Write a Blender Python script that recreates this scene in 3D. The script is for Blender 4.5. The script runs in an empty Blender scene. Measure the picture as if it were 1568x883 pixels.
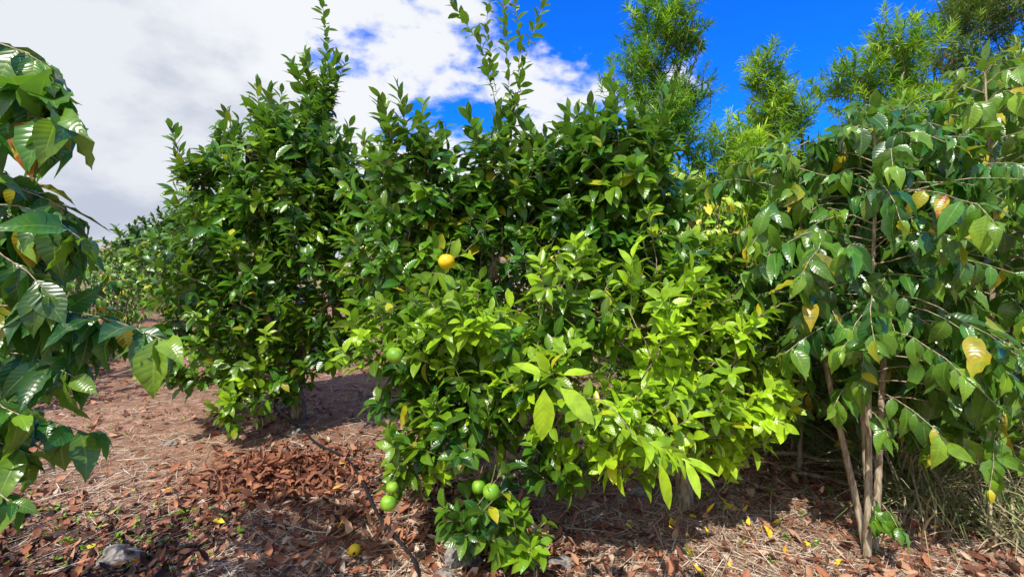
import bpy, math, numpy as np
rng = np.random.default_rng(11)
UP = np.array([0, 0, 1.0])

def norm(v):
    return v / np.maximum(np.linalg.norm(v, axis=-1, keepdims=True), 1e-9)

scene = bpy.context.scene

# ------------------------------------------------------------------ terrain
def sstep(a, b, x):
    t = np.clip((x - a) / (b - a), 0, 1)
    return t * t * (3 - 2 * t)

def gh(x, y):
    x = np.asarray(x, float); y = np.asarray(y, float)
    h = 0.018 * np.sin(x * 2.3 + 1.1 * y) + 0.014 * np.sin(3.7 * y - 1.9 * x + 1) + 0.009 * np.sin(7.1 * x + 2) * np.sin(6.3 * y)
    d = np.hypot(x, y)
    left = sstep(-0.1, -0.7, x / np.maximum(d, 1e-3))
    h = h + left * (3.6 * sstep(22, 90, d) + 9 * sstep(90, 500, d))
    right = sstep(0.15, 0.5, x / np.maximum(d, 1e-3))
    h = h - right * 22 * sstep(11, 60, d)
    return h

# ------------------------------------------------------------------ mesh helpers
def make_mesh(name, verts, faces, mat, uv=None, tint=None, smooth=True, parent=None):
    me = bpy.data.meshes.new(name)
    nv, nf = len(verts), len(faces)
    me.vertices.add(nv)
    me.vertices.foreach_set('co', np.ascontiguousarray(verts, dtype=np.float32).ravel())
    me.loops.add(nf * 4)
    fl = np.ascontiguousarray(faces, dtype=np.int32).ravel()
    me.loops.foreach_set('vertex_index', fl)
    me.polygons.add(nf)
    me.polygons.foreach_set('loop_start', np.arange(0, nf * 4, 4, dtype=np.int32))
    me.update(calc_edges=True)
    me.polygons.foreach_set('use_smooth', np.full(nf, smooth, dtype=bool))
    if uv is not None:
        l = me.uv_layers.new(name='UVMap')
        l.data.foreach_set('uv', np.ascontiguousarray(uv[fl], dtype=np.float32).ravel())
    if tint is not None:
        a = me.attributes.new('tint', 'FLOAT_COLOR', 'POINT')
        a.data.foreach_set('color', np.ascontiguousarray(tint, dtype=np.float32).ravel())
    me.materials.append(mat)
    ob = bpy.data.objects.new(name, me)
    scene.collection.objects.link(ob)
    if parent is not None:
        ob.parent = parent
    return ob

def empty(name):
    e = bpy.data.objects.new(name, None)
    e.empty_display_size = 0.2
    scene.collection.objects.link(e)
    return e

TEMPL = {
    'citrus': (np.array([0, .08, .25, .48, .72, .9, 1.0]), np.array([.03, .14, .4, .5, .4, .17, .005])),
    'coffee': (np.array([0, .08, .2, .33, .46, .59, .72, .84, .93, 1.0]), np.array([.02, .16, .38, .49, .5, .44, .32, .17, .06, .005])),
    'narrow': (np.array([0, .5, 1.0]), np.array([.35, .5, .05])),
    'small': (np.array([0, .3, .7, 1.0]), np.array([.05, .5, .42, .02])),
    'blade': (np.array([0, .2, .4, .6, .8, 1.0]), np.array([.4, .5, .48, .4, .25, .02])),
    'dry': (np.array([0, .3, .7, 1.0]), np.array([.05, .46, .4, .03])),
}

class Bag:
    def __init__(s, kind):
        s.kind = kind; s.d = []
    def add(s, P, D, N, L, W, bend, fold, tint, wave=0.0):
        P = np.atleast_2d(P); n = len(P)
        f = lambda a: np.broadcast_to(np.asarray(a, float), (n,)).copy()
        g = lambda a: np.broadcast_to(np.asarray(a, float), (n, 3)).copy()
        s.d.append((P.astype(float), g(D), g(N), f(L), f(W), f(bend), f(fold), g(tint), f(wave)))
    def cat(s):
        return [np.concatenate([q[i] for q in s.d]) for i in range(9)]
    def build(s, name, mat, parent=None, avoid=None, zmin=None):
        if not s.d: return None
        P, D, N, L, W, bend, fold, tint, wave = s.cat()
        keep = np.ones(len(P), bool)
        mid = P + norm(D) * L[:, None] * .5
        if avoid:
            for (c, e, r) in avoid:
                c = np.array(c); e = np.array(e); ce = e - c
                t = np.clip(((mid - c) @ ce) / (ce @ ce), 0, 1)
                keep &= np.linalg.norm(mid - (c + t[:, None] * ce), axis=1) > r
        if zmin is not None:
            keep &= (P + norm(D) * L[:, None])[:, 2] > zmin
        P, D, N, L, W, bend, fold, tint, wave = [a[keep] for a in (P, D, N, L, W, bend, fold, tint, wave)]
        n = len(P)
        D = norm(D)
        R = norm(np.cross(D, N)); N = np.cross(R, D)
        t, hw = TEMPL[s.kind]
        k = len(t)
        sc = np.array([-1, 0, 1.0])
        T = np.repeat(t, 3)[None]; S = np.tile(sc, k)[None]; H = np.repeat(hw, 3)[None]
        ph = rng.uniform(0, 6.28, n)[:, None]
        x = S * H * W[:, None]
        y = T * L[:, None]
        z = fold[:, None] * np.abs(x) - bend[:, None] * L[:, None] * T ** 2 + \
            wave[:, None] * W[:, None] * np.abs(S) * np.sin(T * 26 + ph + S * 1.3) * (H > .1)
        tw = rng.normal(0, .18, n)[:, None] * T
        z = z + x * tw
        x = x + rng.normal(0, .07, n)[:, None] * L[:, None] * T ** 2
        y = y * (1 - 0.35 * np.clip(np.abs(bend), 0, 1)[:, None] * T)
        V = P[:, None, :] + x[..., None] * R[:, None, :] + y[..., None] * D[:, None, :] + z[..., None] * N[:, None, :]
        V = V.reshape(-1, 3)
        fq = []
        for i in range(k - 1):
            for j in range(2):
                a = i * 3 + j
                fq.append([a, a + 1, a + 4, a + 3])
        fq = np.array(fq)
        F = (fq[None] + (np.arange(n) * 3 * k)[:, None, None]).reshape(-1, 4)
        uv = np.stack([np.tile(sc * .5 + .5, k), np.repeat(t, 3)], 1)
        UV = np.tile(uv, (n, 1))
        tc = np.concatenate([tint, np.ones((n, 1))], 1)
        TC = np.repeat(tc, 3 * k, axis=0)
        return make_mesh(name, V, F, mat, UV, TC, True, parent)

def tubes(segs, name, mat, parent=None, sides=6):
    if not len(segs): return
    A = np.array([s[0] for s in segs]); B = np.array([s[1] for s in segs])
    r0 = np.array([s[2] for s in segs]); r1 = np.array([s[3] for s in segs])
    d = norm(B - A)
    ref = np.where(np.abs(d[:, 2:3]) > .9, np.array([[1.0, 0, 0]]), np.array([[0, 0, 1.0]]))
    e1 = norm(np.cross(d, ref)); e2 = np.cross(d, e1)
    a = np.arange(sides) / sides * 2 * math.pi
    ring = np.cos(a)[None, :, None] * e1[:, None] + np.sin(a)[None, :, None] * e2[:, None]
    ext = d * (r1 * .5)[:, None]
    V0 = A[:, None] + ring * r0[:, None, None]
    V1 = (B + ext)[:, None] + ring * r1[:, None, None]
    V = np.concatenate([V0, V1], 1).reshape(-1, 3)
    n = len(segs)
    fq = np.array([[i, (i + 1) % sides, sides + (i + 1) % sides, sides + i] for i in range(sides)])
    F = (fq[None] + (np.arange(n) * 2 * sides)[:, None, None]).reshape(-1, 4)
    return make_mesh(name, V, F, mat, None, None, True, parent)

# ------------------------------------------------------------------ materials
def new_mat(name):
    m = bpy.data.materials.new(name); m.use_nodes = True
    nt = m.node_tree; nt.nodes.clear()
    return m, nt, nt.nodes, nt.links

def mixc(nt, fac, a, b, mode='MIX'):
    n = nt.nodes.new('ShaderNodeMix'); n.data_type = 'RGBA'; n.blend_type = mode
    def s(sock, v):
        if isinstance(v, (int, float)): sock.default_value = v
        elif isinstance(v, tuple): sock.default_value = (*v, 1) if len(v) == 3 else v
        else: nt.links.new(v, sock)
    s(n.inputs[0], fac); s(n.inputs[6], a); s(n.inputs[7], b)
    return n.outputs[2]

def mth(nt, op, a, b=None, c=None, clamp=False):
    n = nt.nodes.new('ShaderNodeMath'); n.operation = op; n.use_clamp = clamp
    for i, v in enumerate((a, b, c)):
        if v is None: continue
        if isinstance(v, (int, float)): n.inputs[i].default_value = v
        else: nt.links.new(v, n.inputs[i])
    return n.outputs[0]

def mrange(nt, v, a, b, c=0.0, d=1.0):
    n = nt.nodes.new('ShaderNodeMapRange'); n.interpolation_type = 'SMOOTHSTEP'
    nt.links.new(v, n.inputs[0])
    for i, q in enumerate((a, b, c, d)): n.inputs[i + 1].default_value = q
    return n.outputs[0]

def leaf_mat(name, dark, mid, young, yellow, rough=.35, trans=.3, nv=9, vein=.5, under=(.14, .25, .06), spec=.5):
    m, nt, N, L = new_mat(name)
    at = N.new('ShaderNodeAttribute'); at.attribute_name = 'tint'
    sp = N.new('ShaderNodeSeparateColor'); L.new(at.outputs['Color'], sp.inputs[0])
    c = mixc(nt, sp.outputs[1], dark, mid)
    c = mixc(nt, sp.outputs[0], c, young)
    p = N.new('ShaderNodeBsdfPrincipled')
    if vein > 0:
        geo = N.new('ShaderNodeNewGeometry')
        nz = N.new('ShaderNodeTexNoise'); nz.inputs['Scale'].default_value = 24; nz.inputs['Detail'].default_value = 1
        L.new(geo.outputs['Position'], nz.inputs['Vector'])
        yf = mth(nt, 'MULTIPLY', sp.outputs[2], mrange(nt, nz.outputs[0], .3, .6, .45, 1.0))
        c = mixc(nt, yf, c, yellow)
        brown = mth(nt, 'MULTIPLY', mrange(nt, sp.outputs[2], .85, 1.0), mrange(nt, nz.outputs[0], .42, .52))
        c = mixc(nt, brown, c, (.45, .12, .015))
        c = mixc(nt, mrange(nt, nz.outputs[0], .35, .65, 0, .45), c, mixc(nt, .6, c, dark))
        uv = N.new('ShaderNodeUVMap'); sx = N.new('ShaderNodeSeparateXYZ'); L.new(uv.outputs[0], sx.inputs[0])
        au = mth(nt, 'ABSOLUTE', mth(nt, 'SUBTRACT', sx.outputs[0], .5))
        rib = mrange(nt, au, .01, .045, 1, 0)
        c = mixc(nt, mth(nt, 'MULTIPLY', rib, vein), c, mixc(nt, .55, c, (.45, .6, .12)))
        ph = mth(nt, 'SUBTRACT', mth(nt, 'MULTIPLY', sx.outputs[1], nv), mth(nt, 'MULTIPLY', au, 3.0))
        sn = mth(nt, 'ABSOLUTE', mth(nt, 'SINE', mth(nt, 'MULTIPLY', ph, math.pi)))
        c = mixc(nt, mth(nt, 'MULTIPLY', geo.outputs['Backfacing'], .5), c, under)
        bp = N.new('ShaderNodeBump'); bp.inputs['Strength'].default_value = .2; bp.inputs['Distance'].default_value = .003
        L.new(mth(nt, 'SUBTRACT', sn, rib), bp.inputs['Height'])
        L.new(bp.outputs[0], p.inputs['Normal'])
    else:
        c = mixc(nt, sp.outputs[2], c, yellow)
    L.new(c, p.inputs['Base Color']); p.inputs['Roughness'].default_value = rough
    p.inputs['Specular IOR Level'].default_value = spec
    o = N.new('ShaderNodeOutputMaterial')
    if trans > 0:
        t = N.new('ShaderNodeBsdfTranslucent')
        L.new(mixc(nt, 1.0, c, (1.9, 2.0, .7), 'MULTIPLY'), t.inputs[0])
        mx = N.new('ShaderNodeMixShader'); mx.inputs[0].default_value = trans
        L.new(p.outputs[0], mx.inputs[1]); L.new(t.outputs[0], mx.inputs[2])
        L.new(mx.outputs[0], o.inputs[0])
    else:
        L.new(p.outputs[0], o.inputs[0])
    return m

CD, CM, CY, CYE = (.016, .07, .008), (.085, .26, .015), (.45, .68, .025), (.8, .65, .03)
M_cit = leaf_mat('citrus_leaf', CD, CM, CY, CYE, .28, .25, nv=8, vein=.45, spec=.6)
M_citf = leaf_mat('citrus_leaf_far', CD, CM, CY, CYE, .36, 0, vein=0, spec=.5)
KD, KM, KY, KYE = (.015, .08, .02), (.07, .24, .028), (.36, .56, .035), (.85, .6, .03)
M_cof = leaf_mat('coffee_leaf', KD, KM, KY, KYE, .26, .25, nv=10, vein=.45, spec=.65)
M_coff = leaf_mat('coffee_leaf_far', KD, (.09, .28, .03), KY, KYE, .36, 0, vein=0)
M_fea = leaf_mat('conifer_leaf', (.04, .145, .014), (.14, .34, .022), (.45, .62, .04), (.4, .35, .08), .5, .3, vein=0)
M_olv = leaf_mat('olive_leaf', (.05, .12, .022), (.15, .27, .05), (.33, .45, .08), (.3, .25, .1), .5, .15, vein=0)
M_grs = leaf_mat('grass_blade', (.08, .17, .03), (.18, .3, .06), (.58, .46, .29), (.3, .2, .1), .6, 0, vein=0)

def bark(name, a, b):
    m, nt, N, L = new_mat(name)
    g = N.new('ShaderNodeNewGeometry')
    mp = N.new('ShaderNodeMapping'); mp.inputs['Scale'].default_value = (1, 1, .25); L.new(g.outputs['Position'], mp.inputs[0])
    nz = N.new('ShaderNodeTexNoise'); nz.inputs['Scale'].default_value = 60; nz.inputs['Detail'].default_value = 3
    L.new(mp.outputs[0], nz.inputs['Vector'])
    c = mixc(nt, mrange(nt, nz.outputs[0], .35, .65), a, b)
    bp = N.new('ShaderNodeBump'); bp.inputs['Strength'].default_value = .6; bp.inputs['Distance'].default_value = .01
    L.new(nz.outputs[0], bp.inputs['Height'])
    p = N.new('ShaderNodeBsdfPrincipled'); p.inputs['Roughness'].default_value = .85
    L.new(c, p.inputs['Base Color']); L.new(bp.outputs[0], p.inputs['Normal'])
    o = N.new('ShaderNodeOutputMaterial'); L.new(p.outputs[0], o.inputs[0])
    return m
M_bark = bark('citrus_bark', (.18, .13, .08), (.42, .34, .23))
M_barkc = bark('coffee_bark', (.26, .19, .12), (.52, .43, .3))
M_twig = bark('green_twig', (.07, .1, .03), (.15, .16, .06))

def fruit_mat(name, a, b):
    m, nt, N, L = new_mat(name)
    g = N.new('ShaderNodeNewGeometry')
    nz = N.new('ShaderNodeTexNoise'); nz.inputs['Scale'].default_value = 25; L.new(g.outputs['Position'], nz.inputs['Vector'])
    vz = N.new('ShaderNodeTexVoronoi'); vz.inputs['Scale'].default_value = 500; L.new(g.outputs['Position'], vz.inputs['Vector'])
    bp = N.new('ShaderNodeBump'); bp.inputs['Strength'].default_value = .35; bp.inputs['Distance'].default_value = .001
    L.new(vz.outputs['Distance'], bp.inputs['Height'])
    p = N.new('ShaderNodeBsdfPrincipled'); p.inputs['Roughness'].default_value = .38
    L.new(mixc(nt, mrange(nt, nz.outputs[0], .35, .65), a, b), p.inputs['Base Color']); L.new(bp.outputs[0], p.inputs['Normal'])
    o = N.new('ShaderNodeOutputMaterial'); L.new(p.outputs[0], o.inputs[0])
    return m
M_or = fruit_mat('ripe_orange_peel', (.95, .52, .01), (.9, .66, .02))
M_gr = fruit_mat('green_peel', (.15, .36, .02), (.28, .5, .03))

def simple_tint_mat(name, cols, rough=.8):
    m, nt, N, L = new_mat(name)
    at = N.new('ShaderNodeAttribute'); at.attribute_name = 'tint'
    sp = N.new('ShaderNodeSeparateColor'); L.new(at.outputs['Color'], sp.inputs[0])
    r = N.new('ShaderNodeValToRGB'); L.new(sp.outputs[1], r.inputs[0])
    el = r.color_ramp.elements
    for i, (p, c) in enumerate(cols):
        e = el[i] if i < 2 else el.new(p)
        e.position = p; e.color = (*c, 1)
    p = N.new('ShaderNodeBsdfPrincipled'); p.inputs['Roughness'].default_value = rough
    L.new(r.outputs[0], p.inputs['Base Color'])
    o = N.new('ShaderNodeOutputMaterial'); L.new(p.outputs[0], o.inputs[0])
    return m
M_dry = simple_tint_mat('dry_leaf', [(0, (.055, .028, .02)), (.25, (.18, .06, .032)), (.5, (.4, .155, .075)), (.75, (.5, .3, .18)), (1, (.68, .54, .42))])
M_straw = simple_tint_mat('straw', [(0, (.16, .1, .07)), (.4, (.46, .33, .23)), (.8, (.74, .6, .46)), (1, (.85, .76, .63))])
M_yel = simple_tint_mat('fallen_yellow_leaf', [(0, (.65, .28, .02)), (1, (.9, .7, .04))], .5)

def ground_mat():
    m, nt, N, L = new_mat('orchard_soil')
    g = N.new('ShaderNodeNewGeometry')
    def nz(s, d=3, r=.65):
        n = N.new('ShaderNodeTexNoise'); n.inputs['Scale'].default_value = s; n.inputs['Detail'].default_value = d
        n.inputs['Roughness'].default_value = r; L.new(g.outputs['Position'], n.inputs['Vector']); return n.outputs[0]
    a, b, c3 = nz(.9), nz(9), nz(60)
    c = mixc(nt, mrange(nt, b, .35, .65), (.3, .15, .095), (.54, .33, .23))
    c = mixc(nt, mrange(nt, a, .4, .6), c, mixc(nt, .55, c, (.26, .12, .075)))
    c = mixc(nt, mrange(nt, c3, .45, .6, 0, .75), c, (.12, .062, .04))
    c = mixc(nt, mrange(nt, c3, .58, .68, 0, .6), c, (.68, .5, .38))
    ln = N.new('ShaderNodeVectorMath'); ln.operation = 'LENGTH'; L.new(g.outputs['Position'], ln.inputs[0])
    far = mrange(nt, ln.outputs['Value'], 18, 40)
    gcol = mixc(nt, mrange(nt, nz(.12, 2), .4, .6), (.5, .34, .17), (.26, .26, .09))
    c = mixc(nt, far, c, gcol)
    bp = N.new('ShaderNodeBump'); bp.inputs['Strength'].default_value = 1.0; bp.inputs['Distance'].default_value = .03
    L.new(mth(nt, 'ADD', b, mth(nt, 'MULTIPLY', c3, .5)), bp.inputs['Height'])
    p = N.new('ShaderNodeBsdfPrincipled'); p.inputs['Roughness'].default_value = .95
    p.inputs['Specular IOR Level'].default_value = .15
    L.new(c, p.inputs['Base Color']); L.new(bp.outputs[0], p.inputs['Normal'])
    o = N.new('ShaderNodeOutputMaterial'); L.new(p.outputs[0], o.inputs[0])
    return m

n = 420
u = np.linspace(-1, 1, n)
gx = 8 * np.sinh(6 * u); gy = gx + 4
X, Y = np.meshgrid(gx, gy)
V = np.stack([X, Y, gh(X, Y)], -1).reshape(-1, 3)
i = np.arange(n * n).reshape(n, n)
F = np.stack([i[:-1, :-1], i[:-1, 1:], i[1:, 1:], i[1:, :-1]], -1).reshape(-1, 4)
make_mesh('ground', V, F, ground_mat())

m, nt, N, L = new_mat('sea_water')
p = N.new('ShaderNodeBsdfPrincipled'); p.inputs['Base Color'].default_value = (.01, .07, .25, 1); p.inputs['Roughness'].default_value = .35
o = N.new('ShaderNodeOutputMaterial'); L.new(p.outputs[0], o.inputs[0])
make_mesh('ocean', np.array([[-200, -3000, -16], [6000, -3000, -16], [6000, 9000, -16], [-200, 9000, -16.]]), np.array([[0, 1, 2, 3]]), m, smooth=False)

# ------------------------------------------------------------------ skeleton
class Skel:
    def __init__(s, base, h0, lean=(0, 0)):
        base = np.array(base, float)
        s.p = np.zeros((20000, 3)); s.pl = np.zeros(20000); s.par = []; s.n = 0
        k = max(3, int(h0 / .08))
        for i in range(k + 1):
            t = i / k
            q = base + np.array([lean[0] * t + .015 * math.sin(7 * t), lean[1] * t, h0 * t - (.05 if i == 0 else 0)])
            s._a(q, i - 1, i * h0 / k)
    def _a(s, q, par, pl):
        s.p[s.n] = q; s.pl[s.n] = pl; s.par.append(par); s.n += 1; return s.n - 1
    def connect(s, tgt, step=.11, bias=.35, wob=.03, sag=0.0):
        P = s.p[:s.n]; pl = s.pl[:s.n]
        df = P - tgt
        d = np.sqrt((df * df).sum(1))
        cost = d + bias * pl + .25 * np.maximum(0, df[:, 2])
        cost[:2] += 1
        a = int(np.argmin(cost)); A = P[a].copy(); D = d[a]; pa = pl[a]
        if D < .02: return a
        k = max(1, int(math.ceil(D / step)))
        last = a
        bow = rng.normal(0, wob, 3) * D * 3
        for j in range(1, k + 1):
            t = j / k
            q = A + (tgt - A) * t + bow * math.sin(math.pi * t) + np.array([0, 0, sag * D * t * (1 - t)])
            last = s._a(q, last, pa + D * t)
        return last
    def add(s, q, par):
        return s._a(q, par, s.pl[par] + .1)
    def segs(s, r0=.0022, scale=1.0, rmin=.0018):
        n = s.n; ar = np.zeros(n); has = np.zeros(n, bool)
        for i in range(n - 1, 0, -1):
            if not has[i]: ar[i] = r0 ** 2
            ar[s.par[i]] += ar[i]; has[s.par[i]] = True
        r = np.maximum(np.sqrt(ar) * scale, rmin)
        out = []
        for i in range(1, n):
            p = s.par[i]
            rp = min(r[p], r[i] * 1.25)
            if p == 0: rp = r[i] * 1.35
            out.append((s.p[p], s.p[i], rp, r[i]))
        return out

def perp(d):
    ref = UP if abs(d[2]) < .9 else np.array([1.0, 0, 0])
    e1 = np.cross(d, ref); e1 /= np.linalg.norm(e1)
    return e1, np.cross(d, e1)

def shoot(bag, base, d, length, nl, Lm, ratio, youth, g0=.5, a0=80, a1=30, droop=.2, yel=.03, upn=.7, bend=(.05, .35), fold=.35, wave=.02, lsd=.18):
    d = d / np.linalg.norm(d)
    t = np.linspace(.12, 1, nl)
    e1, e2 = perp(d)
    pos = base + d * length * t[:, None]
    az = rng.uniform(0, 6.28) + np.arange(nl) * 2.4 + rng.normal(0, .25, nl)
    rad = np.cos(az)[:, None] * e1 + np.sin(az)[:, None] * e2
    al = np.radians(a0 + (a1 - a0) * t + rng.normal(0, 12, nl))
    D = d * np.cos(al)[:, None] + rad * np.sin(al)[:, None]
    D[:, 2] -= droop * rng.uniform(.2, 1.4, nl)
    D = norm(D)
    Nn = d - (D @ d)[:, None] * D + UP * upn + rng.normal(0, .3, (nl, 3))
    Ls = Lm * np.clip(rng.normal(1, lsd, nl), .5, 1.4) * (1 - .25 * t ** 3)
    yo = np.clip(youth + rng.normal(0, .08, nl) + .25 * (t - .4) * youth, 0, 1)
    g = np.clip(g0 + rng.normal(0, .28, nl), 0, 1)
    ye = np.where(rng.random(nl) < yel, rng.uniform(.3, .85, nl), 0)
    bag.add(pos, D, Nn, Ls, Ls * ratio * rng.uniform(.85, 1.15, nl), rng.uniform(*bend, nl), rng.uniform(.1, fold, nl), np.stack([yo, g, ye], 1), wave)

def tree(name, base, h0, lobes, nsh, kind='citrus', mat=None, leafL=.1, ratio=.45, nleaf=(8, 13), slen=(.1, .24), talls=(), avoid=None,
         r0=.0022, scale=1.0, outw=.7, upw=.5, shell=.45, step=.13, lean=(0, 0), extra=None, barkm=None, spikes=0, spike_z=2.0, spike_L=(.25, .5), **kw):
    e = empty(name)
    sk = Skel((base[0], base[1], float(gh(base[0], base[1]))), h0, lean)
    bag = Bag(kind)
    tips = []
    lob = sorted(lobes, key=lambda l: np.linalg.norm(np.array(l[:3]) - np.array([base[0], base[1], h0])))
    for l in lob:
        sk.connect(np.array(l[:3]), wob=.03, sag=.1, step=step)
    wts = np.array([l[6] * (l[3] * l[4] + l[4] * l[5] + l[3] * l[5]) for l in lob]); wts = wts / wts.sum()
    for l, w in zip(lob, wts):
        c = np.array(l[:3]); R = np.array(l[3:6])
        for _ in range(int(round(nsh * w))):
            v = rng.normal(0, 1, 3); v /= np.linalg.norm(v)
            rr = shell + (1 - shell) * rng.random() ** .6
            rr *= 1 + .26 * math.sin(5 * v[0] + 3 * c[0]) * math.sin(4 * v[2] + v[1] * 5) + rng.normal(0, .07)
            q = c + v * R * rr
            if q[2] < .12: continue
            o = outw * v * np.array([1, 1, .7]) + UP * upw + rng.normal(0, .3, 3)
            yy = l[7] + (.5 if rng.random() < .06 else 0) + ((.08 + .45 * l[7]) if math.sin(7 * q[0] + 2) * math.sin(6 * q[2] + 1) > .25 else -.1)
            tips.append((np.linalg.norm(q - c) + .001 * rng.random(), q, o / np.linalg.norm(o), yy, l[8] if len(l) > 8 else 1.0, rr))
    tips.sort(key=lambda a: a[0])
    for _, q, o, y, ls, rr in tips:
        ln = rng.uniform(*slen) * ls
        b = q - o * ln * .5
        k = sk.connect(b, step=step)
        sk.add(b + o * ln, k)
        shoot(bag, b, o, ln, rng.integers(*nleaf), leafL * ls, ratio, float(np.clip(y + rng.normal(0, .1), 0, 1)), g0=rng.uniform(.05, .85) * (.5 + .5 * min(1, rr)), **kw)  # inner shoots tinted darker: crown-interior shade put into the leaf colour
    top = [l for l in lob if l[2] + l[5] > spike_z]
    for s_ in range(spikes):
        l = top[s_ % len(top)]
        c = np.array(l[:3]); R = np.array(l[3:6])
        v = np.array([rng.uniform(-1, 1), rng.uniform(-1, .6), 0]); v *= min(1, .95 / np.linalg.norm(v)); v[2] = math.sqrt(max(0, 1 - v[0] ** 2 - v[1] ** 2))
        q = c + v * R * .75
        d = UP + np.array([v[0] * .5, v[1] * .3, 0]) + rng.normal(0, .13, 3); d /= np.linalg.norm(d)
        ln = rng.uniform(*spike_L)
        k = sk.connect(q, step=step); pk = k
        for j in range(1, 4): pk = sk.add(q + d * ln * j / 3, pk)
        shoot(bag, q, d, ln, int(ln / .024), leafL * 1.25, ratio * .88, float(np.clip(l[7] + rng.normal(.05, .08), 0, 1)), g0=rng.uniform(.15, .8), a0=65, a1=22, droop=.05, upn=.2, lsd=.12)
    for pts, lf, y in talls:
        pts = [np.array(q, float) for q in pts]
        k = sk.connect(pts[0])
        for a, b in zip(pts[:-1], pts[1:]):
            L_ = np.linalg.norm(b - a); mseg = max(2, int(L_ / .1))
            for j in range(1, mseg + 1):
                q = a + (b - a) * j / mseg + rng.normal(0, .006, 3)
                k = sk.add(q, k)
            shoot(bag, a, b - a, L_, max(4, int(L_ / .024)), lf, ratio, y, a0=52, a1=34, droop=.05, upn=.3)
    if extra: extra(bag, sk)
    tubes(sk.segs(r0, scale), 'trunk_and_branches', barkm or M_bark, e, sides=6)
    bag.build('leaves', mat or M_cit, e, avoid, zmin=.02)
    return e

def fruit(name, c, r, mat, parent=None, stem=True):
    nu, nvv = 20, 14
    th = np.linspace(0.001, math.pi - .001, nvv); ph = np.arange(nu) / nu * 2 * math.pi
    T, Pp = np.meshgrid(th, ph, indexing='ij')
    z = np.cos(T) * .94
    z = z - .08 * np.exp(-(T / .25) ** 2)
    x = np.sin(T) * np.cos(Pp) * (1 + .02 * np.sin(3 * Pp)); y = np.sin(T) * np.sin(Pp)
    V = np.stack([x, y, z], -1).reshape(-1, 3) * r + np.array(c)
    F = []
    for a in range(nvv - 1):
        for b in range(nu):
            F.append([a * nu + b, (a + 1) * nu + b, (a + 1) * nu + (b + 1) % nu, a * nu + (b + 1) % nu])
    ob = make_mesh(name, V, np.array(F), mat, parent=parent)
    if stem:
        c = np.array(c, float)
        tubes([(c + [0, 0, r * .85], c + [.005, .01, r * 1.3], .004, .003), (c + [.005, .01, r * 1.3], c + [.02, .05, r * 2.6], .003, .003)], 'stem', M_twig, parent or ob)
    return ob

# ------------------------------------------------------------------ main citrus tree
av_main = [((-.39, 2.72, 1.60), (-.20, 1.9, 1.6), .105), ((-.10, 2.2, .494), (-.07, 1.8, .62), .08),
           ((-.165, 2.25, .49), (-.13, 1.8, .62), .06), ((-.6, 2.22, .43), (-.5, 1.9, .5), .07), ((-.59, 2.3, 1.13), (-.5, 1.9, 1.2), .075)]
def young_big(bag, sk):
    k = sk.connect(np.array([.16, 1.75, 1.12]))
    for P, D, Nn, Lh in [((.12, 1.72, 1.12), (.0, -.12, -1), (0.1, -1, .15), .2), ((.18, 1.7, 1.13), (.72, -.1, -.62), (.1, -1, .5), .19),
                         ((.2, 1.78, 1.16), (.8, .2, .1), (0, -.5, 1), .13), ((.12, 1.78, 1.16), (-.7, .1, .3), (0, -.6, 1), .13),
                         ((.14, 1.78, 1.17), (-.3, -.3, .6), (0, -1, .5), .11)]:
        bag.add(np.array([P]), np.array([D]), np.array([Nn]), Lh, Lh * .42, .12, .25, (1, .6, 0), .02)
    for c in [(.52, 1.95, .86), (.62, 1.9, .82)]:
        k = sk.connect(np.array(c))
        shoot(bag, np.array(c), np.array([.5, -.5, -.1]), .14, 8, .14, .3, .95, droop=.6, a0=70, a1=25, bend=(.1, .5))
    bag.add(np.array([[.6, 1.86, .78]]), np.array([[.22, -.1, -1]]), np.array([[.3, -1, 0]]), .2, .055, .1, .3, (1, .6, 0))

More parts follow.
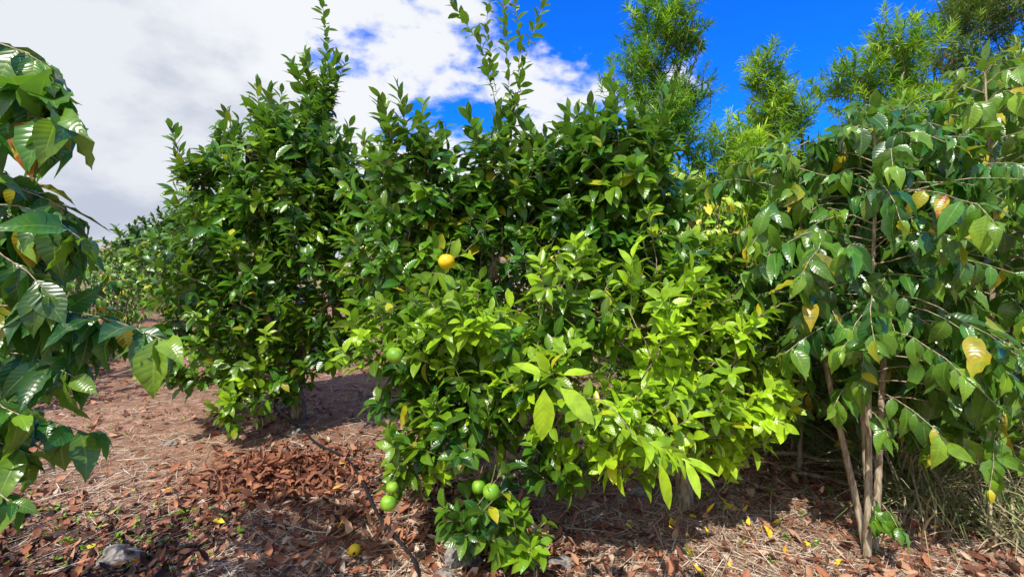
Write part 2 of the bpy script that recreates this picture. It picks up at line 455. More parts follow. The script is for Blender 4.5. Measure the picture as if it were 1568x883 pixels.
main = tree('citrus_tree', (-.08, 3.5), .42, [
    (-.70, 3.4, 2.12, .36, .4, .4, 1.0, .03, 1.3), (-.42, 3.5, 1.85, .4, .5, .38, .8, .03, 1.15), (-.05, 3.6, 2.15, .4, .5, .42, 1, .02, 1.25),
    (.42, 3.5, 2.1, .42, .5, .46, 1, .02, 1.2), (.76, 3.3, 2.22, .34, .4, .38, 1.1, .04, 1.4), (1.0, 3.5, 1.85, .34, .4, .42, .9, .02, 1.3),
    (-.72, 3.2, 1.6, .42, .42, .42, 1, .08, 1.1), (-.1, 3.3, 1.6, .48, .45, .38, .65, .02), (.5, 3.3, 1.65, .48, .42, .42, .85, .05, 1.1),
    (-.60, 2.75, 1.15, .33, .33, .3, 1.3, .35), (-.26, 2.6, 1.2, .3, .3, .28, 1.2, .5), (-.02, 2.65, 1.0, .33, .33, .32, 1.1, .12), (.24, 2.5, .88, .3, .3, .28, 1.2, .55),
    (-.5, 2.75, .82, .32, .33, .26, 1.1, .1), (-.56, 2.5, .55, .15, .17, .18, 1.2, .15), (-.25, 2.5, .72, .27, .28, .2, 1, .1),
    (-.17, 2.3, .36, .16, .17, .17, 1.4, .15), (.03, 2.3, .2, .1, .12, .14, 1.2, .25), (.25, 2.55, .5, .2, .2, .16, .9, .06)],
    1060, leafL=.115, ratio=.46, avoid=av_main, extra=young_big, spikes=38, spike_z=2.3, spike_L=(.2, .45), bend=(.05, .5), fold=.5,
    talls=[([(-.08, 3.5, 2.4), (-.12, 3.5, 2.8), (-.24, 3.48, 3.25), (-.5, 3.45, 3.62)], .1, .2),
           ([(-.0, 3.5, 2.6), (-.03, 3.5, 3.1), (-.08, 3.5, 3.75)], .095, .2), ([(-.12, 3.5, 2.9), (-.2, 3.5, 3.4), (-.14, 3.5, 3.8)], .09, .2),
           ([(.03, 3.5, 2.7), (.1, 3.5, 3.2), (.27, 3.5, 3.65), (.33, 3.5, 3.8)], .095, .25), ([(.05, 3.5, 2.9), (.06, 3.45, 3.3), (.0, 3.45, 3.7)], .09, .25)])
fruit('orange_fruit', (-.39, 2.72, 1.60), .05, M_or, main)
for c, r in [((-.10, 2.2, .494), .041), ((-.165, 2.26, .49), .034), ((-.6, 2.22, .43), .04), ((-.585, 2.23, .5), .03), ((-.59, 2.3, 1.13), .043)]:
    fruit('green_citrus_fruit', c, r, M_gr, main)

tree('citrus_tree', (1.13, 3.03), .55, [
    (.45, 2.8, 1.35, .3, .32, .32, 1, .3), (.85, 2.7, 1.22, .36, .35, .34, 1.1, .6), (1.15, 2.75, 1.05, .36, .33, .31, 1.2, .65, 1.0), (1.38, 2.7, .8, .25, .25, .19, 1.4, .95),
    (.9, 2.6, .75, .34, .33, .26, 1.1, .55), (.62, 2.45, .7, .26, .28, .25, 1.1, .75), (1.2, 2.75, .62, .24, .3, .16, 1, .55), (1.3, 3.1, 1.45, .36, .38, .34, .9, .1), (.95, 2.9, 1.55, .3, .3, .28, .8, .15)],
    460, leafL=.12, ratio=.42, r0=.0028, bend=(.05, .5), fold=.5,
    talls=[([(.68, 2.6, 1.4), (.66, 2.5, 1.62)], .14, .95), ([(.9, 2.6, 1.4), (.98, 2.5, 1.55)], .14, .95), ([(1.2, 2.5, 1.2), (1.4, 2.4, 1.38)], .13, .95),
           ([(1.3, 2.6, .8), (1.52, 2.5, .85)], .12, .95), ([(.4, 2.7, 1.5), (.36, 2.6, 1.72)], .13, .9), ([(.2, 2.6, 1.35), (.15, 2.5, 1.6)], .12, .7)])

tree('citrus_tree', (-2.19, 4.67), .45, [
    (-2.5, 4.6, 2.6, .42, .5, .46, 1, .03, 1.3), (-2.88, 4.5, 2.2, .34, .4, .42, 1, .03, 1.3), (-1.98, 4.6, 2.6, .38, .45, .46, 1, .03, 1.3), (-2.0, 4.4, 2.1, .52, .55, .48, 1, .03, 1.15),
    (-2.65, 4.4, 1.7, .58, .6, .48, 1, .04, 1.1), (-1.42, 4.5, 2.1, .4, .45, .46, 1, .04, 1.2), (-1.5, 4.3, 1.6, .48, .5, .46, 1, .06, 1.1), (-2.95, 4.5, 1.15, .42, .5, .4, 1, .1), (-2.3, 4.2, 1.2, .52, .45, .42, 1, .07),
    (-2.85, 4.3, .72, .48, .45, .28, 1, .22), (-2.25, 4.2, .62, .42, .35, .28, 1, .15), (-1.65, 4.3, .95, .42, .38, .4, 1, .06), (-2.35, 4.0, .35, .2, .2, .16, 1, .25), (-1.97, 4.6, 3.1, .13, .13, .3, 1, .05, 1.1)],
    1060, leafL=.125, ratio=.44, spikes=38, spike_z=2.4, spike_L=(.2, .55), bend=(.05, .5), fold=.5,
    talls=[([(-1.9, 4.6, 3.2), (-1.86, 4.6, 3.8), (-1.93, 4.6, 4.3)], .125, .08), ([(-1.85, 4.6, 3.1), (-1.68, 4.6, 3.6)], .12, .1), ([(-1.95, 4.6, 3.1), (-2.07, 4.6, 3.6)], .12, .1)])

def far_citrus(x, y, h, r, nsh=420):
    lb = []
    for k in range(7):
        a = k * 2.4
        lb.append((x + math.cos(a) * r * .5, y + math.sin(a) * r * .5, h * (.22 + .1 * k), r * .55, r * .55, h * .17, 1, .06))
    tree('citrus_tree', (x, y), .5, lb, nsh, kind='small', mat=M_citf, leafL=.16, step=.3, spikes=10, spike_z=h * .7)
far_citrus(-3.9, 6.9, 2.5, 1.0, 280)
far_citrus(-6.0, 9.0, 2.8, 1.2, 320)
far_citrus(-8.5, 11.6, 3.0, 1.35, 300)
far_citrus(-11.6, 15, 3.1, 1.4, 250)
far_citrus(-16, 20, 3.2, 1.6, 220)
far_citrus(-21, 26, 3.2, 1.7, 200)
far_citrus(-.5, 6.6, 2.4, 1.1, 260)
far_citrus(-1.6, 8.6, 2.6, 1.3, 220)

# ------------------------------------------------------------------ coffee
def coffee_branch(bag, segs, A, out, ln, rise=.35, sag=.6, Lm=.145, youth=.1, yel=.05, start=.3, sp=.065, r=.004, ratio=.42, g0=.5):
    out = out / np.linalg.norm(out)
    k = max(4, int(ln / .08)); s_ = np.linspace(0, 1, k + 1)
    curl = rng.normal(0, .12); sd = np.array([-out[1], out[0], 0])
    pts = A + out * (s_ * ln * .95)[:, None] + sd * (curl * ln * s_ ** 2)[:, None] + UP * (ln * (rise * s_ - sag * s_ ** 2))[:, None] + np.cumsum(rng.normal(0, .008, (k + 1, 3)), 0)
    pts[0] = A
    for i in range(k):
        segs.append((pts[i], pts[i + 1], r * (1 - .6 * s_[i]), r * (1 - .6 * s_[i + 1])))
    npair = max(3, int(ln * (1 - start) / sp))
    J = np.repeat(np.arange(npair + 1), 2); sg = np.tile([-1.0, 1.0], npair + 1)
    kp = rng.random(len(J)) > .1 + .25 * (J < npair * .4); J = J[kp]; sg = sg[kp]; n_ = len(J)
    u_ = J / npair
    t = start + (1 - start) * u_ ** .75; f = t * k; i0 = np.clip(f.astype(int), 0, k - 1)
    q = pts[i0] + (pts[i0 + 1] - pts[i0]) * (f - i0)[:, None]
    tan = norm(pts[i0 + 1] - pts[i0]); side = norm(np.cross(tan, UP))
    rot = rng.normal(0, .9, npair + 1)[J]
    D = side * (sg * rng.uniform(.15, .95, n_))[:, None] + tan * rng.uniform(.0, .9, n_)[:, None] - UP * rng.uniform(.2, 1.7, n_)[:, None] + UP * (sg * rot * .5)[:, None] + rng.normal(0, .18, (n_, 3))
    last = J == npair
    D[last] = (tan + side * (sg * .35)[:, None] + [0, 0, .1])[last]
    Nn = UP + tan * .6 + side * (sg * .4)[:, None] + rng.normal(0, .4, (n_, 3))
    L_ = Lm * rng.uniform(.6, 1.25, n_) * np.where(last, .65, 1)
    y = np.clip(youth + np.where(J >= npair - 1, .5 * rng.random(n_), 0) + rng.normal(0, .07, n_), 0, 1)
    ye = np.where(rng.random(n_) < yel, rng.uniform(.3, 1, n_), 0)
    bag.add(q, D, Nn, L_, L_ * ratio * rng.uniform(.85, 1.2, n_), rng.uniform(.1, .8, n_), rng.uniform(.1, .6, n_), np.stack([y, np.clip(g0 + rng.normal(0, .28, n_), 0, 1), ye], 1), .075)

def coffee(name, stems, bl=.7, z0=.9, dz=.1, Lm=.145, youth=.1, yel=.05, filt=None, extra=None, sp=.065, sr=.02, kind='coffee', mat=None, st=(.25, .5)):
    e = empty(name); bag = Bag(kind); segs = []
    for (b, tp) in stems:
        b = np.array([b[0], b[1], float(gh(b[0], b[1])) - .03]); tp = np.array(tp, float)
        n_ = max(6, int((tp[2] - b[2]) / .1))
        ts = np.linspace(0, 1, n_ + 1)
        wob = np.stack([.03 * np.sin(ts * 6 + b[0]), .03 * np.sin(ts * 5 + 2), 0 * ts], 1)
        pts = b + (tp - b) * ts[:, None] + wob * (ts * (1 - ts) * 4)[:, None]
        for i in range(n_):
            segs.append((pts[i], pts[i + 1], sr * (1 - .75 * ts[i]), sr * (1 - .75 * ts[i + 1])))
        az = rng.uniform(0, 6)
        z = z0
        while z < tp[2] - .02:
            t = (z - b[2]) / (tp[2] - b[2]); q = b + (tp - b) * t + np.array([.03 * math.sin(t * 6 + b[0]), .03 * math.sin(t * 5 + 2), 0]) * (t * (1 - t) * 4)
            top = (tp[2] - z) / (tp[2] - z0 + 1e-6)
            ln = bl * (.25 + .75 * min(1, top * 2.2)) * rng.uniform(.45, 1.2)
            for s in (0, math.pi):
                a = az + s + rng.normal(0, .25)
                o = np.array([math.cos(a), math.sin(a), 0.0])
                if filt and not filt(q, o, ln): continue
                coffee_branch(bag, segs, q, o, ln, rise=.3 + .6 * (1 - top), sag=rng.uniform(.35, .85), Lm=Lm, youth=np.clip(youth + rng.normal(0, .08), 0, 1), yel=yel, g0=rng.uniform(.1, .85), sp=sp, start=rng.uniform(*st))
            az += 1.57 + rng.normal(0, .35); z += dz * rng.uniform(.7, 1.3)
        shoot(bag, tp - [0, 0, .08], np.array([0, 0, 1.0]), .12, 6, Lm * .85, .38, .5, a0=60, a1=25)
    if extra: extra(bag, segs)
    tubes(segs, 'stems', M_barkc, e, sides=5)
    bag.build('leaves', mat or M_cof, e, zmin=.01)
    return e

def rf_extra(bag, segs):
    L0 = [((1.95, 2.45, 1.35), (-.5, -.6, 0), .5), ((2.05, 2.45, 1.3), (.6, -.6, 0), .6), ((1.95, 2.5, 1.2), (-.9, -.1, 0), .45), ((2.0, 2.5, 1.1), (.3, -.8, 0), .5), ((1.95, 2.45, 1.0), (-.7, -.4, 0), .4),
          ((2.0, 2.5, .95), (.7, -.4, 0), .5), ((1.93, 2.45, .35), (.3, -.5, 0), .16), ((1.93, 2.45, .3), (-.3, -.5, 0), .12), ((1.95, 2.5, .9), (.1, -.8, 0), .4), ((1.95, 2.5, 1.15), (.6, .5, 0), .6),
          ((1.92, 2.45, .8), (-.2, -.6, 0), .22), ((2.0, 2.5, .85), (.8, -.1, 0), .6), ((2.0, 2.5, 1.15), (.9, -.3, 0), .65), ((2.0, 2.5, 1.0), (1, .1, 0), .75), ((1.95, 2.5, 1.25), (.2, -.9, 0), .5), ((1.95, 2.5, 1.3), (1, 0, 0), .7), ((1.95, 2.5, .75), (.6, .6, 0), .6)]
    for A, o, ln in L0:
        coffee_branch(bag, segs, np.array(A), np.array(o, float), ln, Lm=.16, rise=.2, sag=.5, youth=.2, sp=.042, start=.35)
coffee('coffee_tree', [((1.88, 2.42), (2.1, 2.65, 2.45)), ((1.98, 2.5), (2.5, 2.95, 2.6)), ((1.93, 2.48), (1.75, 2.95, 2.35)), ((2.0, 2.55), (2.3, 3.1, 2.5))], bl=.62, z0=1.25, dz=.044, Lm=.165, sp=.04, youth=.08, extra=rf_extra)
coffee('coffee_tree', [((2.95, 2.8), (3.0, 2.9, 2.85)), ((3.1, 2.9), (3.5, 3.1, 2.95)), ((2.9, 3.0), (2.75, 3.4, 2.7))], bl=.7, z0=.7, dz=.058, Lm=.165, sp=.043, youth=.32, yel=.1)
coffee('coffee_tree', [((1.75, 4.5), (1.75, 4.5, 2.5)), ((1.9, 4.6), (2.1, 4.6, 2.35)), ((1.9, 4.6), (1.5, 4.5, 2.3))], bl=.6, z0=.8, dz=.07, youth=.65, yel=.15, Lm=.15, mat=M_coff, kind='small', st=(.1, .35))
coffee('coffee_tree', [((2.4, 3.9), (2.4, 3.9, 2.2)), ((2.5, 4.0), (2.8, 4.1, 2.3)), ((1.8, 3.7), (1.8, 3.7, 1.6)), ((2.2, 3.5), (2.2, 3.4, 1.7)), ((2.7, 3.6), (2.8, 3.6, 1.5))], bl=.62, z0=.4, dz=.07, youth=.12, Lm=.15, st=(.1, .35))
coffee('coffee_tree', [((4.4, 4.2), (4.4, 4.2, 3.2)), ((3.9, 4.3), (3.8, 4.3, 2.9)), ((4.9, 4.4), (5.2, 4.4, 3.2))], bl=.8, z0=.5, dz=.08, youth=.25, Lm=.16, mat=M_coff, kind='small')

def lf_extra(bag, segs):
    S = np.array([-2.15, 1.55, 0])
    L0 = [(2.35, (-1.45, 1.45, 2.05), .2, .5), (2.05, (-1.15, 1.42, 1.92), .1, .2), (1.95, (-1.6, 1.5, 2.1), .3, .4), (1.75, (-1.27, 1.5, 1.62), .3, .45), (1.7, (-1.4, 1.35, 1.55), .3, .5),
          (1.38, (-1.12, 1.45, 1.22), .2, .25), (1.3, (-1.45, 1.45, 1.15), .2, .35), (1.12, (-1.42, 1.5, .95), .1, .25), (2.4, (-1.55, 1.5, 2.3), .2, .5), (1.85, (-1.4, 1.55, 1.75), .3, .5), (1.0, (-1.5, 1.5, .85), .1, .25), (1.2, (-1.5, 1.5, 1.1), .1, .2)]
    for rep, (z, end, rise, sag) in enumerate(L0 + L0 + L0):
        k = rep // len(L0)
        if k: z += rng.uniform(-.12, .12); end = (end[0] - rng.uniform(.12, .4), end[1] + rng.uniform(-.1, .25), 0)
        A = S + [0, 0, z]; E = np.array(end); o = E - A; ln = np.hypot(o[0], o[1]); o[2] = 0
        coffee_branch(bag, segs, A, o, ln, rise=rise, sag=sag * rng.uniform(.7, 1.2), Lm=.165, youth=.06, yel=.06, start=.4 if k == 0 else .25, g0=rng.uniform(.05, .65), sp=.034)
coffee('coffee_tree', [((-2.2, 1.6), (-2.2, 1.5, 2.5))], bl=.45, z0=.8, dz=.07, Lm=.16, filt=lambda q, o, ln: o[0] < .2, extra=lf_extra)
for (x, y, h) in [(-5.6, 4.6, 1.7), (-6.1, 5.7, 1.9), (-7.0, 7.0, 1.9), (-8.3, 9.0, 2.0), (-10.2, 11.8, 2.1), (-12.6, 15, 2.1), (-15.5, 19, 2.2), (-19.4, 24.5, 2.3), (-8.2, 7.2, 2.3), (-10.5, 9.6, 2.4), (-14, 13.5, 2.5), (-19, 19, 2.5), (-23, 28, 2.5), (-7.3, 5.6, 2.2)]:
    coffee('coffee_tree', [((x, y), (x, y, h)), ((x + .1, y), (x + .5, y + .3, h * .85)), ((x, y + .1), (x - .45, y - .2, h * .9))], bl=.7, z0=.15, dz=.12, youth=.18, yel=.08, Lm=.16, sp=.09, kind='small', mat=M_coff, st=(.1, .35))

# ------------------------------------------------------------------ background feathery trees
def feathery(name, x, y, h, r, nsh=650, youth=.3, mat=None, z0=1.0, leafL=.15, taper=.5):
    lb = []; g = float(gh(x, y)); K = 11
    for k in range(K):
        t = k / (K - 1); a = k * 2.4 + x
        rr = r * (1 - taper * t ** 2.2) * (1 + .18 * math.sin(k * 2.7 + x))
        z = g + z0 + (h - z0 - .3) * t
        off = rr * .6 * (1 - t * .6)
        lb.append((x + math.cos(a) * off, y + math.sin(a) * off, z, rr * .5, rr * .5, (h - z0) * .07 + .1, 1, youth + .1 * t))
        if t < .95: lb.append((x + math.cos(a + 2.9) * off, y + math.sin(a + 2.9) * off, z + .25, rr * .48, rr * .48, (h - z0) * .06 + .1, 1, youth))
    tree(name, (x, y), z0 + .6, lb, nsh, kind='narrow', mat=mat or M_fea, leafL=leafL, ratio=.12, nleaf=(26, 38), slen=(.22, .42), step=.3, r0=.003, shell=.3,
         upw=.7, a0=80, a1=30, droop=.12, yel=.01, bend=(0, .4), wave=0, lsd=.25)
feathery('podocarpus_tree', 2.5, 7.6, 6.2, 1.3, 1150, .06)
feathery('podocarpus_tree', 4.4, 7.7, 5.1, 1.15, 850, .22)
feathery('podocarpus_tree', 6.0, 7.4, 5.4, 1.65, 1200, .22)
feathery('podocarpus_tree', 3.4, 6.6, 3.7, 1.1, 450, .4)
feathery('podocarpus_tree', 2.0, 6.8, 3.8, .9, 350, .55)
feathery('ironwood_tree', 8.0, 7.6, 6.8, 2.1, 1600, .12, M_olv, taper=.25)
feathery('ironwood_tree', 7.2, 6.6, 4.8, 1.6, 750, .15, M_olv)
lb = []
for k in range(16):
    lb.append((1.4 + k * .5, 6.2 + .6 * math.sin(k * 2.1), .7 + .6 * (k % 2), .6, .5, .6, 1, .05))
tree('understory_shrub', (4.5, 6.3), .2, lb, 650, kind='small', mat=M_olv, leafL=.14, ratio=.35, step=.3)

# ------------------------------------------------------------------ tall grass
def grass(name, regions, cnt, hh, mat=M_grs, dry=.5):
    bag = Bag('blade')
    for (x0, x1, y0, y1, w) in regions:
        n_ = int(cnt * w)
        ncl = max(3, n_ // 25)
        cx = rng.uniform(x0, x1, ncl); cy = rng.uniform(y0, y1, ncl); ci = rng.integers(0, ncl, n_)
        x = cx[ci] + rng.normal(0, .08, n_); y = cy[ci] + rng.normal(0, .08, n_)
        P = np.stack([x, y, gh(x, y) - .01], 1)
        az = rng.uniform(0, 6.28, n_); sp_ = rng.uniform(.05, .8, n_)
        D = np.stack([np.cos(az) * sp_, np.sin(az) * sp_, np.ones(n_)], 1)
        Nn = np.stack([-np.cos(az), -np.sin(az), .3 * np.ones(n_)], 1)
        L_ = rng.uniform(.35, 1, n_) * hh
        d_ = np.where(rng.random(n_) < dry, rng.uniform(.5, 1, n_), rng.uniform(0, .2, n_))
        bag.add(P, D, Nn, L_, rng.uniform(.005, .014, n_), rng.uniform(.1, 1.1, n_), .3, np.stack([d_, rng.random(n_), np.zeros(n_)], 1))
    return bag.build(name, mat)
grass('tall_grass', [(1.9, 7, 4.6, 6.4, .35), (2.55, 4.2, 3.0, 4.6, .45), (2.9, 6, 3.6, 5, .2)], 10500, 1.4, dry=.6)
grass('tall_grass', [(2.5, 3.6, 2.6, 3.3, 1)], 1700, .6, dry=.75)
grass('tall_grass', [(-12, -6.8, 6, 13, 1)], 1500, .35, dry=.35)

# ------------------------------------------------------------------ litter
def scatter_xy(n_, y0=1.7, y1=12, xl=-1.25, xr=1.25):
    y = 1 / rng.uniform(1 / y1, 1 / y0, n_)
    x = rng.uniform(xl, xr, n_) * y
    return x, y
def litter(name, n_, mat, size, colf, xy=None, lift=.006):
    bag = Bag('dry')
    x, y = xy if xy else scatter_xy(n_)
    m_ = len(x)
    P = np.stack([x, y, gh(x, y) + rng.uniform(.002, lift * 2, m_)], 1)
    az = rng.uniform(0, 6.28, m_)
    D = np.stack([np.cos(az), np.sin(az), rng.normal(.05, .28, m_)], 1)
    Nn = np.stack([rng.normal(0, .5, m_), rng.normal(0, .5, m_), np.ones(m_)], 1)
    L_ = size[0] + (size[1] - size[0]) * rng.random(m_) ** 1.5
    bag.add(P, D, Nn, L_, L_ * rng.uniform(.25, .6, m_), rng.uniform(-.6, .7, m_), rng.uniform(-.3, 1.2, m_), colf(x, y, m_), .06)
    return bag.build(name, mat)
def patch(x, y):
    return .5 + .5 * np.sin(x * 1.7 + 1.3 * np.sin(y * 1.9)) * np.sin(y * 1.5 + 1.1 * np.sin(x * 2.3) + .6)
def trail(x, y):
    return np.exp(-((x + .80 * y - .25) / .55) ** 2) * sstep(2.6, 4, y)
x, y = scatter_xy(90000)
corner = sstep(-1.2, -2.0, x) * sstep(3.4, 2.6, y)
under = .6 * sstep(.6, 1.6, x)
pt = np.clip(np.maximum(patch(x, y), np.maximum(corner, under)), 0, 1)
keep = rng.random(len(x)) < (.09 + .9 * pt ** 1.5) * (sstep(.6, -.8, x) * .6 + .4) * (1 - .8 * trail(x, y))
x, y, pt, corner = x[keep], y[keep], pt[keep], corner[keep]
litter('leaf_litter', 0, M_dry, (.012, .095), lambda x, y, m_: np.stack([np.zeros(m_), np.clip(rng.beta(1.3, 1.9, m_) - .2 * (pt > .6) * rng.random(m_) - .15 * corner, 0, 1), np.zeros(m_)], 1), (x, y), .012)
hn = 1700
hx = rng.normal(-1.75, .36, hn); hy = rng.normal(3.4, .28, hn)
bag = Bag('dry'); hz = .14 * np.exp(-((hx + 1.75) ** 2 / .12 + (hy - 3.4) ** 2 / .08)) * rng.random(hn)
az = rng.uniform(0, 6.28, hn)
bag.add(np.stack([hx, hy, gh(hx, hy) + hz], 1), np.stack([np.cos(az), np.sin(az), rng.normal(.2, .5, hn)], 1), rng.normal(0, .6, (hn, 3)) + UP, rng.uniform(.05, .12, hn), rng.uniform(.02, .045, hn),
        rng.uniform(-.3, .8, hn), rng.uniform(0, 1, hn), np.stack([np.zeros(hn), rng.uniform(.1, .55, hn), np.zeros(hn)], 1), .06)
bag.build('dry_leaf_heap', M_dry)
x, y = scatter_xy(56000, y1=9)
kp = rng.random(len(x)) < .2 + .8 * np.maximum((1 - patch(x, y)) ** 1.3, .5 * sstep(0, 1.5, x)); x, y = x[kp], y[kp]
m_ = len(x); az = rng.normal(.5, 1.1, m_); L_ = .03 + .32 * rng.random(m_) ** 2.2
bag = Bag('narrow')
bag.add(np.stack([x, y, gh(x, y) + rng.uniform(.004, .02, m_)], 1), np.stack([np.cos(az), np.sin(az), rng.normal(.0, .06, m_)], 1), UP + rng.normal(0, .3, (m_, 3)), L_, rng.uniform(.002, .005, m_),
        rng.uniform(-.1, .15, m_), .2, np.stack([np.zeros(m_), rng.random(m_), np.zeros(m_)], 1))
bag.build('straw_mulch', M_straw)
segs = []
for _ in range(220):
    yy = 1 / rng.uniform(1 / 7, 1 / 2.2); xx = rng.uniform(-1, 1) * yy
    a = rng.uniform(0, 6.28); ln = rng.uniform(.15, .5); p0 = np.array([xx, yy, float(gh(xx, yy)) + .01]); r = rng.uniform(.002, .006)
    for j in range(4):
        a += rng.normal(0, .25); q = p0 + np.array([math.cos(a), math.sin(a), 0]) * ln / 4; q[2] = float(gh(q[0], q[1])) + .012 + rng.uniform(0, .012)
        segs.append((p0, q, r, r * .85)); p0 = q; r *= .85
tubes(segs, 'fallen_twigs', M_barkc)
segs = []
for a, b, r in [((2.0, 3.5, .03), (2.9, 2.9, .05), .014), ((2.1, 3.7, .05), (3.4, 3.2, .1), .018), ((1.6, 3.9, .03), (2.3, 3.3, .04), .01), ((2.2, 3.0, .03), (2.9, 2.6, .03), .009)]:
    a = np.array(a); b = np.array(b); pv = a
    for j in range(8):
        q = a + (b - a) * (j + 1) / 8 + rng.normal(0, .012, 3)
        segs.append((pv, q, r * (1 - j * .07), r * (1 - (j + 1) * .07))); pv = q
tubes(segs, 'pruned_branches', M_barkc)
x = np.concatenate([rng.normal(1.25, .4, 36), rng.uniform(-2.5, 2.2, 26)]); y = np.concatenate([rng.normal(2.6, .22, 36), rng.uniform(2.3, 4, 26)])
litter('fallen_yellow_leaves', 0, M_yel, (.05, .11), lambda x, y, m_: np.stack([np.zeros(m_), rng.random(m_), np.zeros(m_)], 1), (x, y), .02)
bag = Bag('small'); x = np.concatenate([rng.uniform(-3.2, -1.6, 160), rng.uniform(.7, 2.4, 40), rng.uniform(-4.5, -1, 60)]); y = np.concatenate([rng.uniform(2.3, 3, 160), rng.uniform(2.4, 3.6, 40), rng.uniform(3, 6, 60)])
for a, b in zip(x, y):
    shoot(bag, np.array([a, b, float(gh(a, b))]), UP + rng.normal(0, .3, 3), .03, 5, rng.uniform(.015, .045), .5, .25, a0=85, a1=40)
bag.build('weeds', M_citf)

m, nt, N, L = new_mat('basalt')
g = N.new('ShaderNodeNewGeometry'); nz = N.new('ShaderNodeTexNoise'); nz.inputs['Scale'].default_value = 30; nz.inputs['Detail'].default_value = 5; L.new(g.outputs['Position'], nz.inputs['Vector'])
p = N.new('ShaderNodeBsdfPrincipled'); p.inputs['Roughness'].default_value = .9; L.new(mixc(nt, mrange(nt, nz.outputs[0], .3, .7), (.1, .09, .085), (.36, .32, .28)), p.inputs['Base Color'])
bp = N.new('ShaderNodeBump'); bp.inputs['Distance'].default_value = .015; L.new(nz.outputs[0], bp.inputs['Height']); L.new(bp.outputs[0], p.inputs['Normal'])
o = N.new('ShaderNodeOutputMaterial'); L.new(p.outputs[0], o.inputs[0]); M_rock = m
def rock(x, y, r, fl=.5):
    nu, nv_ = 18, 12
    th = np.linspace(.01, math.pi - .01, nv_); ph = np.arange(nu) / nu * 2 * math.pi
    T, Pp = np.meshgrid(th, ph, indexing='ij'); s = rng.uniform(0, 9, 3)
    rr = 1 + .2 * np.sin(2 * Pp + s[0]) * np.sin(T * 2) + .14 * np.sin(3 * Pp + 4 * T + s[1]) * np.sin(T) + .08 * np.sin(6 * Pp + s[2] + 5 * T) * np.sin(T)
    V = np.stack([rr * np.sin(T) * np.cos(Pp), rr * np.sin(T) * np.sin(Pp) * .8, rr * np.cos(T) * fl], -1).reshape(-1, 3) * r + np.array([x, y, float(gh(x, y)) + r * .12])
    F = [[a * nu + b, (a + 1) * nu + b, (a + 1) * nu + (b + 1) % nu, a * nu + (b + 1) % nu] for a in range(nv_ - 1) for b in range(nu)]
    make_mesh('rock', V, np.array(F), M_rock, smooth=False)
for x, y, r in [(-2.1, 2.45, .11), (-.27, 2.42, .1), (-.33, 2.3, .06), (.25, 2.42, .06), (.9, 3.2, .07), (.75, 3.1, .04), (-2.0, 4.2, .07), (-1.9, 3.1, .04), (.1, 2.75, .05), (1.5, 2.8, .04), (-3, 4.0, .06)]:
    rock(x, y, r)

m, nt, N, L = new_mat('black_polyethylene')
p = N.new('ShaderNodeBsdfPrincipled'); p.inputs['Base Color'].default_value = (.012, .012, .014, 1); p.inputs['Roughness'].default_value = .5
o = N.new('ShaderNodeOutputMaterial'); L.new(p.outputs[0], o.inputs[0])
pts = [(-2.7, 5.2), (-2.2, 4.5), (-1.72, 4.0), (-1.3, 3.6), (-1.02, 3.15), (-.8, 2.8), (-.66, 2.6), (-.53, 2.4), (-.42, 2.1), (-.35, 1.8)]
fine = []
for k in range(len(pts) - 1):
    for j in range(6):
        t = j / 6; a, b = pts[k], pts[k + 1]
        xx = a[0] + (b[0] - a[0]) * t; yy = a[1] + (b[1] - a[1]) * t
        fine.append(np.array([xx + .02 * math.sin(yy * 6), yy, float(gh(xx, yy)) + .03 + .008 * math.sin(yy * 9)]))
tubes([(fine[k], fine[k + 1], .011, .011) for k in range(len(fine) - 1)], 'irrigation_hose', m)
fruit('fallen_orange_fruit', (-.855, 2.48, float(gh(-.855, 2.48)) + .034), .033, M_or, stem=False)

# ------------------------------------------------------------------ world + sun
EL, AZ = 56, 205
w = bpy.data.worlds.new('World'); scene.world = w; w.use_nodes = True
nt = w.node_tree; N = nt.nodes; L = nt.links; N.clear()
sky = N.new('ShaderNodeTexSky'); sky.sky_type = 'NISHITA'; sky.sun_disc = False
sky.sun_elevation = math.radians(EL); sky.sun_rotation = math.radians(AZ)
tc = N.new('ShaderNodeTexCoord'); sx = N.new('ShaderNodeSeparateXYZ'); L.new(tc.outputs['Generated'], sx.inputs[0])
def wn(scale, det, ro, dist=0, off=(0, 0, 0)):
    mp = N.new('ShaderNodeMapping'); mp.inputs['Scale'].default_value = (1, 1, 1.7); mp.inputs['Location'].default_value = off
    L.new(tc.outputs['Generated'], mp.inputs[0])
    q = N.new('ShaderNodeTexNoise'); q.inputs['Scale'].default_value = scale; q.inputs['Detail'].default_value = det; q.inputs['Roughness'].default_value = ro
    q.inputs['Distortion'].default_value = dist; L.new(mp.outputs[0], q.inputs['Vector']); return q.outputs[0]
n1 = wn(2.6, 7, .55, .1, (.3, .1, .7)); n2 = wn(3.4, 7, .55, .1, (2, 1, 3))
v = mth(nt, 'ADD', n1, mth(nt, 'MULTIPLY', sx.outputs[0], -.55))
v = mth(nt, 'ADD', v, .01)
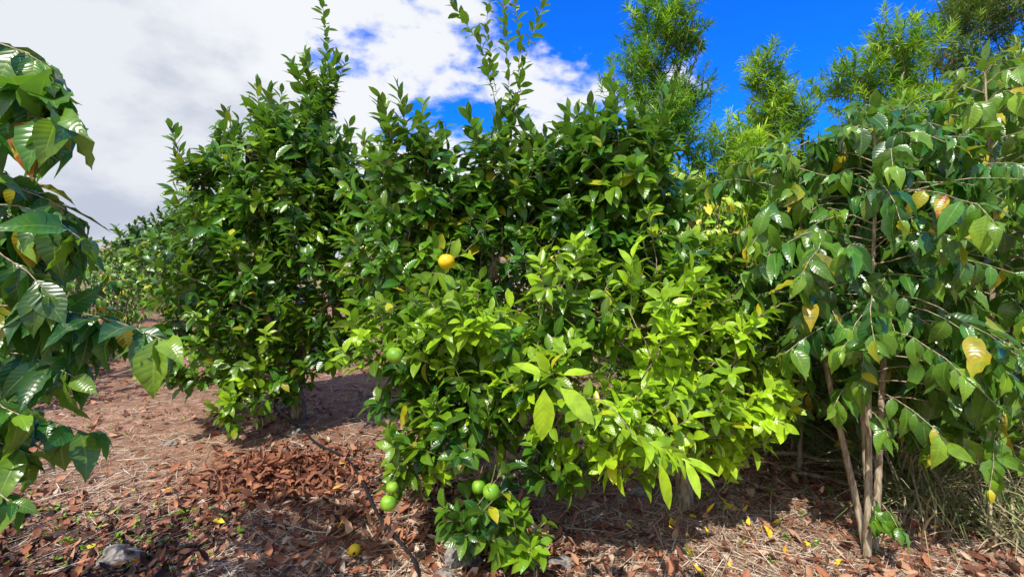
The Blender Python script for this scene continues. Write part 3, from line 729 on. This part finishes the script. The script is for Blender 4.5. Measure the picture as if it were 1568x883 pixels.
low = mth(nt, 'MAXIMUM', mth(nt, 'SUBTRACT', .32, sx.outputs[2]), 0.0)
v = mth(nt, 'ADD', v, mth(nt, 'MULTIPLY', low, 1.1))
back = mth(nt, 'MAXIMUM', mth(nt, 'MULTIPLY', sx.outputs[1], -1.0), 0.0)  # unseen extra cloud added behind the camera as fill light
v = mth(nt, 'ADD', v, mth(nt, 'MULTIPLY', back, .5))
mask = mrange(nt, v, .50, .57)
blue = mixc(nt, 1.0, sky.outputs[0], (.04, .66, 2.1), 'MULTIPLY')
# thin edges stay white, thick middles and undersides turn grey
cl = mrange(nt, n2, .38, .58)
thick = mrange(nt, v, .62, .8)
shade = mth(nt, 'MULTIPLY', thick, mth(nt, 'SUBTRACT', 1.0, cl))
cloud = mixc(nt, shade, (6.3, 6.45, 6.7), (3.3, 3.7, 4.6))
cloud = mixc(nt, mth(nt, 'MULTIPLY', thick, .35), cloud, (4.6, 4.9, 5.6))
col = mixc(nt, mask, blue, cloud)
bg = N.new('ShaderNodeBackground'); L.new(col, bg.inputs[0]); bg.inputs[1].default_value = .145
o = N.new('ShaderNodeOutputWorld'); L.new(bg.outputs[0], o.inputs[0])

sl = bpy.data.lights.new('sun', 'SUN'); sl.energy = 5.0; sl.angle = math.radians(.5); sl.color = (1, .96, .88)
so = bpy.data.objects.new('sun', sl); scene.collection.objects.link(so)
from mathutils import Vector
az = math.radians(AZ); el = math.radians(EL)
dv = Vector((math.sin(az) * math.cos(el), math.cos(az) * math.cos(el), math.sin(el)))
so.rotation_euler = dv.to_track_quat('Z', 'Y').to_euler(); so.location = dv * 20

cam = bpy.data.cameras.new('camera'); co = bpy.data.objects.new('camera', cam); scene.collection.objects.link(co)
co.location = (0, 0, 1.6); co.rotation_euler = (math.radians(90), 0, 0)
cam.sensor_width = 36; cam.lens = 16.07; cam.shift_y = -41 / 1568; cam.clip_start = .05; cam.clip_end = 12000
scene.camera = co
scene.view_settings.view_transform = 'Standard'; scene.view_settings.look = 'None'; scene.view_settings.exposure = 0
